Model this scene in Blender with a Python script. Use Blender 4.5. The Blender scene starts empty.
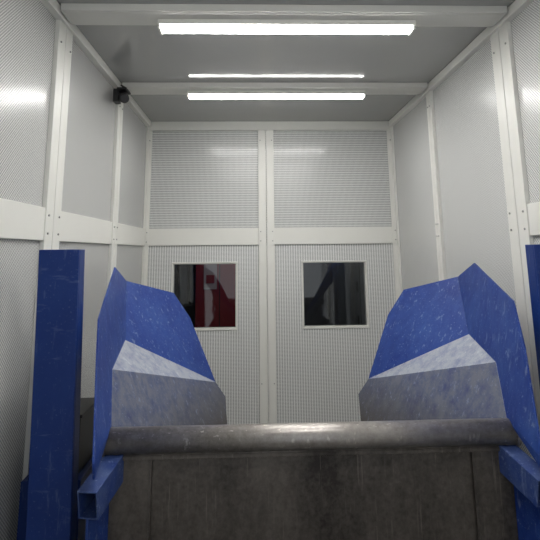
import bpy, bmesh, math, random
from mathutils import Vector, Matrix
random.seed(4)
H=1.7            # eye height; all z below are given relative to the eye and lifted by H
XL,XR,YB,YF=-1.05,1.436,5.05,-0.7
ZC=1.295; ZF=-1.7
sc=bpy.context.scene
sc.view_settings.view_transform='Standard'

# ---------------------------------------------------------------- materials
def newmat(name):
    m=bpy.data.materials.new(name); m.use_nodes=True
    nt=m.node_tree; b=nt.nodes['Principled BSDF']
    return m,nt,b
def N(nt,t,**k):
    n=nt.nodes.new(t)
    for a,v in k.items(): setattr(n,a,v)
    return n
def math_(nt,op,a,b=None,c=None):
    n=N(nt,'ShaderNodeMath',operation=op)
    for i,x in enumerate((a,b,c)):
        if x is None: continue
        if isinstance(x,(int,float)): n.inputs[i].default_value=x
        else: nt.links.new(x,n.inputs[i])
    return n.outputs[0]
def mixc(nt,fac,a,b):
    n=N(nt,'ShaderNodeMix',data_type='RGBA')
    if isinstance(fac,(int,float)): n.inputs[0].default_value=fac
    else: nt.links.new(fac,n.inputs[0])
    for i,x in ((6,a),(7,b)):
        if isinstance(x,tuple): n.inputs[i].default_value=(*x,1)
        else: nt.links.new(x,n.inputs[i])
    return n.outputs[2]
def noise(nt,scale,detail=4,rough=.6,stretch=None):
    tc=N(nt,'ShaderNodeTexCoord'); n=N(nt,'ShaderNodeTexNoise')
    n.inputs['Scale'].default_value=scale; n.inputs['Detail'].default_value=detail; n.inputs['Roughness'].default_value=rough
    if stretch:
        mp=N(nt,'ShaderNodeMapping'); mp.inputs['Scale'].default_value=stretch
        nt.links.new(tc.outputs['Object'],mp.inputs[0]); nt.links.new(mp.outputs[0],n.inputs['Vector'])
    else: nt.links.new(tc.outputs['Object'],n.inputs['Vector'])
    return n.outputs['Fac']
def zpos(nt):
    g=N(nt,'ShaderNodeTexCoord'); s=N(nt,'ShaderNodeSeparateXYZ'); nt.links.new(g.outputs['Object'],s.inputs[0]); return s.outputs
def ramp(nt,v,lo,hi):
    n=N(nt,'ShaderNodeMapRange'); n.inputs[1].default_value=lo; n.inputs[2].default_value=hi
    nt.links.new(v,n.inputs[0]); return n.outputs[0]
def bump(nt,b,h,strength,dist):
    n=N(nt,'ShaderNodeBump'); n.inputs['Strength'].default_value=strength; n.inputs['Distance'].default_value=dist
    nt.links.new(h,n.inputs['Height']); nt.links.new(n.outputs[0],b.inputs['Normal'])

def simple(name,col,rough=.5,metal=0,var=.12,scale=6,bmp=0,spec=.5):
    m,nt,b=newmat(name)
    f=noise(nt,scale)
    c=mixc(nt,f,tuple(x*(1-var) for x in col),tuple(min(1,x*(1+var)) for x in col))
    nt.links.new(c,b.inputs['Base Color']); b.inputs['Roughness'].default_value=rough; b.inputs['Metallic'].default_value=metal
    b.inputs['Specular IOR Level'].default_value=spec
    if bmp: bump(nt,b,noise(nt,scale*4),bmp,.002)
    return m

def perforated(name,axis,pu,pv,base=(.66,.67,.645),hole=(.24,.24,.235),rad=.30,stag=True,rough=.2):
    m,nt,b=newmat(name)
    g=N(nt,'ShaderNodeNewGeometry'); s=N(nt,'ShaderNodeSeparateXYZ'); nt.links.new(g.outputs['Position'],s.inputs[0])
    u=math_(nt,'MULTIPLY',s.outputs[axis],1/pu); v=math_(nt,'MULTIPLY',s.outputs[2],1/pv)
    def lat(off):
        a=math_(nt,'SUBTRACT',math_(nt,'FRACT',math_(nt,'ADD',u,off+500)),.5)
        c=math_(nt,'SUBTRACT',math_(nt,'FRACT',math_(nt,'ADD',v,off+500)),.5)
        return math_(nt,'SQRT',math_(nt,'ADD',math_(nt,'MULTIPLY',a,a),math_(nt,'MULTIPLY',c,c)))
    d=math_(nt,'MINIMUM',lat(0),lat(.5)) if stag else lat(0)
    f=math_(nt,'LESS_THAN',d,rad)
    big=noise(nt,1.6,3)
    bc=mixc(nt,big,tuple(x*.95 for x in base),tuple(x*1.04 for x in base))
    nt.links.new(mixc(nt,f,bc,hole),b.inputs['Base Color'])
    b.inputs['Roughness'].default_value=rough
    b.inputs['Specular IOR Level'].default_value=.32
    bump(nt,b,noise(nt,2.4,2),.22,.02)
    return m

M_left=perforated('perforated_sheet_left',1,.016,.016,base=(.69,.695,.67),hole=(.29,.29,.285),rough=.24)
M_right=perforated('perforated_sheet_right',1,.017,.017,base=(.74,.75,.73),hole=(.32,.32,.315),rad=.27,rough=.24)
M_bu=perforated('perforated_sheet_upper',0,.012,.024,rad=.38,stag=False,base=(.68,.69,.67),hole=(.32,.32,.32),rough=.17)
M_bl=perforated('perforated_sheet_lower',0,.024,.012,rad=.38,stag=False,base=(.76,.77,.75),hole=(.37,.37,.37))
M_white=simple('white_powder_coat',(.74,.735,.69),.4,var=.03)
M_beam=simple('beam_coat',(.66,.655,.62),.75,var=.03,spec=.15)
M_ceil=simple('ceiling_sheet',(.36,.36,.35),.10,var=.06,scale=1.5)
M_dark=simple('dark_gap',(.03,.03,.03),.8)
M_floor=simple('concrete',(.22,.21,.20),.7,var=.25,scale=3,bmp=.3)
M_black=simple('black_plastic',(.015,.015,.016),.45)
M_bolt=simple('zinc',(.35,.35,.34),.35,1)

def blue(name,wear,base=(.007,.030,.19),worn=(.035,.085,.29),lo=.42,hi=.66,rough=.45,speck=.45,scol=(.26,.32,.45),zg=None,zcol=(.075,.07,.068),bs=3.5,bm=.35):
    m,nt,b=newmat(name)
    n1=noise(nt,bs,9,.72); n2=noise(nt,22,8,.75,(1,1,.5)); n3=noise(nt,38,4,.65,(1,1,.18)); n4=noise(nt,110,2,.5); n5=noise(nt,30,4,.65,(.2,1,1))
    c=mixc(nt,noise(nt,1.8,3),tuple(x*.8 for x in base),tuple(x*1.25 for x in base))
    mask=ramp(nt,math_(nt,'ADD',math_(nt,'MULTIPLY',n1,.6),math_(nt,'MULTIPLY',n2,.4)),lo,hi)
    c=mixc(nt,math_(nt,'MULTIPLY',mask,wear),c,worn)
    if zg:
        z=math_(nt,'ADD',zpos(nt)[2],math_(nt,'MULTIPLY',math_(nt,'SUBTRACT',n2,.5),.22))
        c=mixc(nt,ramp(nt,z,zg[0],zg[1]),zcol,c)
    sp=math_(nt,'MAXIMUM',math_(nt,'MAXIMUM',ramp(nt,n3,.61,.69),ramp(nt,n4,.65,.73)),ramp(nt,n5,.62,.69))
    c=mixc(nt,math_(nt,'MULTIPLY',sp,speck),c,scol)
    nt.links.new(c,b.inputs['Base Color'])
    b.inputs['Roughness'].default_value=rough
    b.inputs['Specular IOR Level'].default_value=.3
    bump(nt,b,noise(nt,5,3,.5),bm,.02)
    return m
M_blue=blue('blue_paint',.85)
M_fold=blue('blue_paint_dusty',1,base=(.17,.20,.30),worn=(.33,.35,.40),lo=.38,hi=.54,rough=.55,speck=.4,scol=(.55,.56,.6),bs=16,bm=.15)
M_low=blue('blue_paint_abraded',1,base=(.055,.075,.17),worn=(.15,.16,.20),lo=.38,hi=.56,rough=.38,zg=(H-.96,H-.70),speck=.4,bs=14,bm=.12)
M_arm=blue('blue_paint_arm',1,base=(.012,.035,.17),worn=(.05,.08,.20),lo=.4,hi=.58,speck=.45,bs=12)
M_post=blue('blue_paint_column',.35,base=(.006,.027,.15),worn=(.015,.05,.21),rough=.4,speck=.15,bm=.08)

def steel(name,dark,light,rough=.38,metal=.75,st=(1,1,.25),lo=.32,hi=.68,bm=.1,sc_=.45,bs=4):
    m,nt,b=newmat(name)
    n1=noise(nt,bs,8,.7,st); n2=noise(nt,45,5,.7)
    f=ramp(nt,math_(nt,'ADD',math_(nt,'MULTIPLY',n1,.7),math_(nt,'MULTIPLY',n2,.3)),lo,hi)
    n3=noise(nt,30,3,.6,(st[0]*3,st[1]*3,st[2]*.3))
    c=mixc(nt,f,dark,light)
    c=mixc(nt,math_(nt,'MULTIPLY',ramp(nt,n3,.62,.72),sc_),c,tuple(min(1,x*2) for x in light))
    nt.links.new(c,b.inputs['Base Color'])
    b.inputs['Metallic'].default_value=metal
    nt.links.new(math_(nt,'ADD',math_(nt,'MULTIPLY',f,-.12),rough+.1),b.inputs['Roughness'])
    bump(nt,b,n2,bm,.002)
    return m
M_plate=steel('worn_steel_plate',(.032,.027,.024),(.15,.132,.116),.30,.55,st=(1,1,.45),lo=.37,hi=.63,sc_=.3,bs=3,bm=.07)
M_pipe=steel('scuffed_steel_pipe',(.17,.155,.14),(.44,.41,.385),.36,.7,(.35,1,1),bm=.1,lo=.38,hi=.62,sc_=.6)

m,nt,b=newmat('led_diffuser'); b.inputs['Base Color'].default_value=(.9,.9,.9,1)
b.inputs['Emission Color'].default_value=(1,.985,.96,1); b.inputs['Emission Strength'].default_value=46; M_led=m
m,nt,b=newmat('window_glass'); M_glass=m
out=nt.nodes['Material Output']; tr=N(nt,'ShaderNodeBsdfTransparent'); tr.inputs[0].default_value=(.8,.82,.82,1)
gl=N(nt,'ShaderNodeBsdfGlossy'); gl.inputs['Roughness'].default_value=.03
fr=N(nt,'ShaderNodeFresnel'); mx=N(nt,'ShaderNodeMixShader')
nt.links.new(math_(nt,'MULTIPLY',fr.outputs[0],1.6),mx.inputs[0]); nt.links.new(tr.outputs[0],mx.inputs[1]); nt.links.new(gl.outputs[0],mx.inputs[2]); nt.links.new(mx.outputs[0],out.inputs[0])

# ---------------------------------------------------------------- mesh helpers
class B:
    def __init__(s,name,mats): s.n=name; s.m=mats; s.bm=bmesh.new()
    def box(s,x0,x1,y0,y1,z0,z1,mi=0):
        r=bmesh.ops.create_cube(s.bm,size=1)
        for v in r['verts']:
            v.co=Vector(((x0+x1)/2+v.co.x*(x1-x0),(y0+y1)/2+v.co.y*(y1-y0),(z0+z1)/2+v.co.z*(z1-z0)+H))
        for f in {f for v in r['verts'] for f in v.link_faces}: f.material_index=mi
    def cyl(s,p0,p1,r,mi=0,seg=24,r2=None):
        p0=Vector(p0)+Vector((0,0,H)); p1=Vector(p1)+Vector((0,0,H)); d=p1-p0
        q=d.to_track_quat('Z','Y').to_matrix().to_4x4()
        g=bmesh.ops.create_cone(s.bm,cap_ends=True,segments=seg,radius1=r,radius2=r if r2 is None else r2,depth=d.length,matrix=Matrix.Translation((p0+p1)/2)@q)
        for f in {f for v in g['verts'] for f in v.link_faces}:
            f.material_index=mi; f.smooth=len(f.verts)==4
    def poly(s,pts,mi=0):
        vs=[s.bm.verts.new(Vector(p)+Vector((0,0,H))) for p in pts]
        f=s.bm.faces.new(vs); f.material_index=mi; return f
    def tube(s,p0,p1,w,h,t,mi=0):   # hollow rectangular section running p0->p1 (p = centre)
        p0=Vector(p0)+Vector((0,0,H)); p1=Vector(p1)+Vector((0,0,H)); d=(p1-p0).normalized()
        rt=d.cross(Vector((0,0,1))).normalized(); up=rt.cross(d)
        def ring(p,a,b): return [s.bm.verts.new(p+rt*x*a/2+up*y*b/2) for x,y in ((-1,-1),(1,-1),(1,1),(-1,1))]
        o0,i0,o1,i1=ring(p0,w,h),ring(p0,w-2*t,h-2*t),ring(p1,w,h),ring(p1,w-2*t,h-2*t)
        for k in range(4):
            j=(k+1)%4
            for q in ((o0[k],o0[j],o1[j],o1[k]),(i0[j],i0[k],i1[k],i1[j]),(o0[j],o0[k],i0[k],i0[j]),(o1[k],o1[j],i1[j],i1[k])):
                s.bm.faces.new(q).material_index=mi
    def done(s,parent=None,bevel=0,solid=0):
        bmesh.ops.recalc_face_normals(s.bm,faces=s.bm.faces)
        me=bpy.data.meshes.new(s.n); s.bm.to_mesh(me); s.bm.free()
        o=bpy.data.objects.new(s.n,me); sc.collection.objects.link(o)
        for m in s.m: me.materials.append(m)
        if solid:
            md=o.modifiers.new('s','SOLIDIFY'); md.thickness=solid; md.offset=0
        if bevel:
            md=o.modifiers.new('b','BEVEL'); md.width=bevel; md.segments=2; md.limit_method='ANGLE'
        if parent: o.parent=parent
        return o
def empty(name):
    e=bpy.data.objects.new(name,None); sc.collection.objects.link(e); return e

# ---------------------------------------------------------------- room shell
f=B('floor',[M_floor]); f.box(XL-.1,XR+.1,YF,YB+.1,ZF-.1,ZF); f.done()

W1,W0=-.107,-.714      # window top / bottom
wins=((-.765,-.155),(.484,1.102))
b0,b1=.065,.227
w=B('wall_back',[M_bu,M_bl,M_white,M_dark,M_bolt])
PX0,PX1=.062,.218      # central mullion
y0,y1=YB,YB+.08
w.box(XL-.08,XR+.08,y0,y1,b0,ZC+.1,0)
w.box(XL-.08,XR+.08,y0,y1,ZF,W0,1)
w.box(XL-.08,wins[0][0],y0,y1,W0,b0,1)
w.box(wins[0][1],wins[1][0],y0,y1,W0,b0,1)
w.box(wins[1][1],XR+.08,y0,y1,W0,b0,1)
for a,c in wins: w.box(a,c,y0,y1,W1,b0,1)
w.done()
t=B('trim_back',[M_white,M_dark,M_bolt])
t.box(XL+.004,XL+.048,YB-.02,YB,ZF,ZC,0); t.box(XR-.058,XR-.004,YB-.02,YB,ZF,ZC,0)
t.box(PX0,(PX0+PX1)/2-.002,YB-.03,YB,ZF,ZC-.05,0); t.box((PX0+PX1)/2+.002,PX1,YB-.03,YB,ZF,ZC-.05,0)
t.box(XL+.048,PX0,YB-.018,YB,b0,b1,0); t.box(PX1,XR-.058,YB-.018,YB,b0,b1,0)
t.box(XL+.004,XR-.004,YB-.035,YB,ZC-.09,ZC,0)
for x in (PX0+.02,PX1-.02,XL+.03,XR-.03):
    for z in (.10,.19,-1.2,1.1):
        t.cyl((x,YB-.036,z),(x,YB-.018,z),.006,2,8)
t.done(bevel=.003)

def win(name,a,c,mir):
    e=empty(name)
    fr=B('frame',[M_white]); k=.012
    for q in ((a-k,c+k,W1,W1+k),(a-k,c+k,W0-k,W0),(a-k,a,W0,W1),(c,c+k,W0,W1)):
        fr.box(q[0],q[1],YB-.008,YB-.001,q[2],q[3])
    for q in ((a,c,W1-.008,W1),(a,c,W0,W0+.008),(a,a+.008,W0+.008,W1-.008),(c-.008,c,W0+.008,W1-.008)):
        fr.box(q[0],q[1],YB,YB+.08,q[2],q[3])
    fr.done(e,bevel=.003)
    g=B('glass',[M_glass]); g.box(a+.008,c-.008,YB+.03,YB+.036,W0+.008,W1-.008); g.done(e)
win('window_1',*wins[0],0); win('window_2',*wins[1],1)

def side(name,x,out,mat,bands):
    w=B('wall_'+name,[mat]); 
    w.box(min(x,x+out*.08),max(x,x+out*.08),YF,YB,ZF,ZC+.1); w.done()
    t=B('trim_'+name,[M_white,M_dark,M_bolt]); d=-out*.018
    X0,X1=sorted((x,x+d))
    def bx(ya,yb,za,zb,mi=0,ex=0):
        a,b_=sorted((x,x+d-out*ex)); t.box(a,b_,ya,yb,za,zb,mi)
    posts=[(3.83,3.97),(2.59,2.79),(1.35,1.55),(.11,.31)]
    if out>0: posts[0]=(3.83,3.93)
    for ya,yb in posts:
        m_=(ya+yb)/2
        bx(ya,m_-.003,ZF,ZC-.02,0,.006); bx(m_+.003,yb,ZF,ZC-.02,0,.006)
        for yy in (ya+.03,yb-.03):
            for z in (.1,.19,1.12,-.9):
                t.cyl((x+d-out*.003,yy,z),(x+d-out*.012,yy,z),.006,2,8)
    bx(YB-.060,YB-.021,ZF,ZC-.02,0)
    bx(YF,YB-.04,ZC-.06,ZC-.003,0,.022)
    segs=[(3.97,YB-.062),(2.79,3.83),(1.55,2.59),(.31,1.35),(YF,.11)]
    for i,(ya,yb) in enumerate(segs):
        if i>=bands: bx(ya,yb,b0,b1)
    t.done(bevel=.003)
side('left',XL,-1,M_left,0)
side('right',XR,1,M_right,2)

c=B('ceiling',[M_ceil]); c.box(XL-.08,XR+.08,YF,YB+.08,ZC,ZC+.1); c.done()
for i,(ya,yb) in enumerate(((3.80,3.99),(2.52,2.70),(1.30,1.48),(.1,.28))):
    t=B('ceiling_beam',[M_beam]); t.box(XL+.05,XR-.05,ya,yb,1.254,ZC-.001)
    t.box(XL+.05,XR-.05,ya+.02,yb-.02,1.251,1.254); t.done(bevel=.002)
for i,yy in enumerate((3.925,2.665,1.40)):  # the nearest batten is out of view, added for light on the front
    e=empty('led_batten_light')
    t=B('housing',[M_white]); t.box(-.51,.91,yy-.06,yy+.06,1.222,1.250)
    t.box(-.51,-.498,yy-.047,yy+.047,1.203,1.222); t.box(.898,.91,yy-.047,yy+.047,1.203,1.222); t.done(e,bevel=.002)
    t=B('diffuser',[M_led]); t.box(-.498,.898,yy-.043,yy+.043,1.209,1.222); t.done(e,bevel=.005)

# small camera on the left wall below second beam
e=empty('surveillance_camera')
t=B('bracket',[M_black]); t.box(-1.026,-.985,3.66,3.74,1.10,1.20); t.cyl((-.99,3.70,1.15),(-.94,3.68,1.13),.014); t.done(e,bevel=.003)
t=B('body',[M_black]); t.cyl((-.965,3.72,1.165),(-.915,3.56,1.09),.034); t.cyl((-.915,3.56,1.09),(-.908,3.54,1.082),.028); t.box(-.985,-.915,3.60,3.74,1.175,1.19); t.done(e,bevel=.003)
cu=bpy.data.curves.new('cable','CURVE'); cu.dimensions='3D'; cu.bevel_depth=.007
sp=cu.splines.new('BEZIER'); sp.bezier_points.add(2)
for bp,co in zip(sp.bezier_points,((-.99,3.74,1.17+H),(-.96,3.78,1.22+H),(-.985,3.72,1.245+H))):
    bp.co=co; bp.handle_left_type=bp.handle_right_type='AUTO'
o=bpy.data.objects.new('cable',cu); cu.materials.append(M_black); sc.collection.objects.link(o); o.parent=e

# ---------------------------------------------------------------- room beyond the windows
M_nr=simple('dark_grey_paint',(.07,.07,.08),.6); M_red=simple('red_paint',(.30,.02,.03),.5); M_paper=simple('paper',(.55,.45,.47),.7)
for nm,q in (('far',(-2.2,2.6,6.9,7.0,ZF,1.2)),('far_left',(-2.3,-2.2,5.15,7,ZF,1.2)),('far_right',(2.6,2.7,5.15,7,ZF,1.2)),('near_left',(-2.2,-1.15,5.131,5.15,ZF,1.2)),('near_right',(1.53,2.6,5.131,5.15,ZF,1.2))):
    r=B('wall_'+nm,[M_nr]); r.box(*q); r.done()
r=B('ceiling_control_room',[M_nr]); r.box(-2.3,2.7,5.14,7,1.2,1.3); r.done()
r=B('floor_control_room',[M_nr]); r.box(-2.3,2.7,5.151,7,ZF-.1,ZF); r.done()
e=empty('red_locker')
t=B('body',[M_red,M_dark]); t.box(-.70,-.08,6.5,6.88,ZF,.1); t.box(-.41,-.40,6.495,6.5,ZF+.1,.05,1); t.done(e,bevel=.005)
t=B('notice',[M_paper,M_red]); t.box(-.60,-.44,6.49,6.497,-.45,-.15,0); t.box(-.57,-.47,6.486,6.49,-.38,-.28,1); t.done(e)
e=empty('grey_cabinet')
t=B('carcass',[simple('grey_panel',(.13,.135,.14),.5),M_dark]); t.box(1.05,1.6,6.45,6.85,ZF,.3); t.box(1.32,1.328,6.445,6.45,ZF+.1,.25,1)
for z in (-.5,-.9): t.box(1.28,1.30,6.43,6.45,z,z+.12,1)
t.done(e,bevel=.004)
ld=bpy.data.lights.new('control_room_lamp','POINT'); ld.energy=20; ld.shadow_soft_size=.15
o=bpy.data.objects.new('control_room_lamp',ld); o.location=(.2,5.9,.9+H); sc.collection.objects.link(o)

# ---------------------------------------------------------------- tipping hopper
XC=.24
hop=empty('tipping_hopper')
t=B('lip_pipe',[M_pipe]); t.cyl((XC-.825,2.236,-.737),(XC+.825,2.236,-.737),.049,0,64); 
for s in (-1,1):
    a,c_=sorted((XC+s*.822,XC+s*.836)); t.cyl((a,2.236,-.737),(c_,2.236,-.737),.055,0,48)
t.done(hop)
t=B('front_plate',[M_plate]); t.box(XC-.64,XC+.64,2.225,2.245,-1.5,-.78)
for s in (-1,1):
    a,c_=sorted((XC+s*.644,XC+s*.80)); t.box(a,c_,2.215,2.24,-1.5,-.775)
    t.box(XC+s*.642-.004,XC+s*.642+.004,2.208,2.24,-1.5,-.78)
t.box(XC-.8,XC+.8,2.205,2.235,-.80,-.785)
t.cyl((XC-.79,2.213,-.783),(XC+.79,2.213,-.783),.006,0,8)
t.done(hop,bevel=.002)
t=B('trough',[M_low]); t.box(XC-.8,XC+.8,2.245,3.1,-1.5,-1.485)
for s in (-1,1):
    a,c_=sorted((XC+s*.80,XC+s*.812)); t.box(a,c_,2.245,3.1,-1.5,-.95)
t.done(hop)
def wing(name,s,dk):
    def P(w,y,z): return (XC+s*w,y,z)
    A=P(.974,2.81,-.074);Bp=P(.965,3.03,-.158);C=P(.75,3.41,-.257);D=P(.643,3.43,-.416);E=P(.468,3.30,-.775)
    F=P(.895,2.764,-.440);G=P(.863,2.409,-.505);Hh=P(.410,3.337,-.869);I=P(.392,3.197,-.986)
    K=P(.915,2.30,-.249+dk);L=P(.878,2.171,-.395);Mm=P(.795,1.957,-.729-dk*.5);J=P(.815,2.25,-.693)
    J2=P(.665,2.27,-.98); M2=P(.80,1.99,-.78)
    if s<0: K=P(.90,2.30,-.275); L=P(.865,2.18,-.40)
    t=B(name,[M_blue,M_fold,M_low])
    bm=t.bm; vv={}
    def V(k):
        key=tuple(round(x,4) for x in k)
        if key not in vv: vv[key]=bm.verts.new(Vector(k)+Vector((0,0,H)))
        return vv[key]
    def fc(mi,*p):
        f_=bm.faces.new([V(x) for x in p]); f_.material_index=mi
    fc(0,A,Bp,G,J,Mm,L,K)
    fc(0,Bp,F,G)
    fc(0,Bp,C,D,E,F)
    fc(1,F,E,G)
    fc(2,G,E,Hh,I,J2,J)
    fc(0,Mm,J,M2)
    bmesh.ops.recalc_face_normals(bm,faces=bm.faces)
    t.done(hop,solid=.008,bevel=.002)
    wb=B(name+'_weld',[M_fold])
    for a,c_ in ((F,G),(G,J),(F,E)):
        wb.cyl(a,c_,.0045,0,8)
    wb.done(hop)
wing('chute_wing_1',-1,-.022); wing('chute_wing_2',1,.022)
for i,s in enumerate((-1,1)):
    t=B('arm_channel_%d'%(i+1),[M_arm]); t.tube((XC+s*.780,2.25,-.822),(XC+s*.825,2.02,-.875),.075,.10,.006); t.done(hop,bevel=.002)
    t=B('gusset_%d'%(i+1),[M_blue]); 
    t.poly([(XC+s*.80,2.24,-.87),(XC+s*.835,2.06,-.93),(XC+s*.835,2.08,-1.5),(XC+s*.80,2.24,-1.5)]); t.done(hop,solid=.01)
t=B('base_frame',[M_post])
for s in (-1,1):
    a,c_=sorted((XC+s*.70,XC+s*.80)); t.box(a,c_,2.30,3.4,ZF,ZF+.1); t.box(a,c_,2.4,2.5,ZF+.1,-1.5); t.box(a,c_,2.95,3.05,ZF+.1,-1.5)
t.box(XC-.7,XC+.7,3.0,3.1,ZF,ZF+.1)
t.done(hop,bevel=.004)

# posts (C section) either side
for s in (-1,1):
    t=B('steel_column',[M_post,M_bolt])
    i_,o_=(.972,1.14) if s<0 else (.99,1.158)
    a,c_=sorted((XC+s*i_,XC+s*o_))
    t.box(a,c_,2.22,2.232,ZF+.012,.017); t.box(a,a+.012,2.232,2.30,ZF+.012,.017); t.box(c_-.012,c_,2.232,2.30,ZF+.012,.017)
    t.box(a-.02,c_+.02,2.18,2.34,ZF,ZF+.012)
    if s<0:      # this column stands very slightly out of plumb
        for v in t.bm.verts:
            v.co.x+=.045*max(0,min(1,(H-v.co.z)/1.7))
    t.done(bevel=.003)
# drive unit behind the left column
e=empty('hydraulic_power_unit')
t=B('tank',[M_black,M_post]); t.box(-1.02,-.76,2.5,2.85,-1.45,-.98,1); t.box(-.98,-.79,2.55,2.82,-.98,-.74,0)
t.box(-.99,-.78,2.54,2.83,-.74,-.725,0); t.cyl((-.88,2.62,-.725),(-.88,2.62,-.69),.03,0,20)
for yy in (2.55,2.75):
    for xx in (-.98,-.84): t.box(xx,xx+.05,yy,yy+.05,ZF,-1.45,0)
t.done(e,bevel=.004)

# ---------------------------------------------------------------- world + camera
wd=bpy.data.worlds.new('ambient_fill'); sc.world=wd; wd.use_nodes=True  # fill light entering the open rear end, added to lift the dark corners
wd.node_tree.nodes['Background'].inputs[0].default_value=(.9,.95,1,1); wd.node_tree.nodes['Background'].inputs[1].default_value=.75
p,yw,rl=.189,.036,.011
Fv=Vector((math.sin(yw)*math.cos(p),math.cos(yw)*math.cos(p),math.sin(p)))
r0=Vector((math.cos(yw),-math.sin(yw),0)); u0=r0.cross(Fv)
R=math.cos(rl)*r0-math.sin(rl)*u0; U=math.sin(rl)*r0+math.cos(rl)*u0
cd=bpy.data.cameras.new('camera'); cd.sensor_width=36; cd.lens=36*509.8/540; cd.shift_y=-.2152; cd.clip_start=.05
co=bpy.data.objects.new('camera',cd); sc.collection.objects.link(co)
mw=Matrix((R,U,-Fv)).transposed().to_4x4(); mw.translation=Vector((0,0,H)); co.matrix_world=mw
sc.camera=co
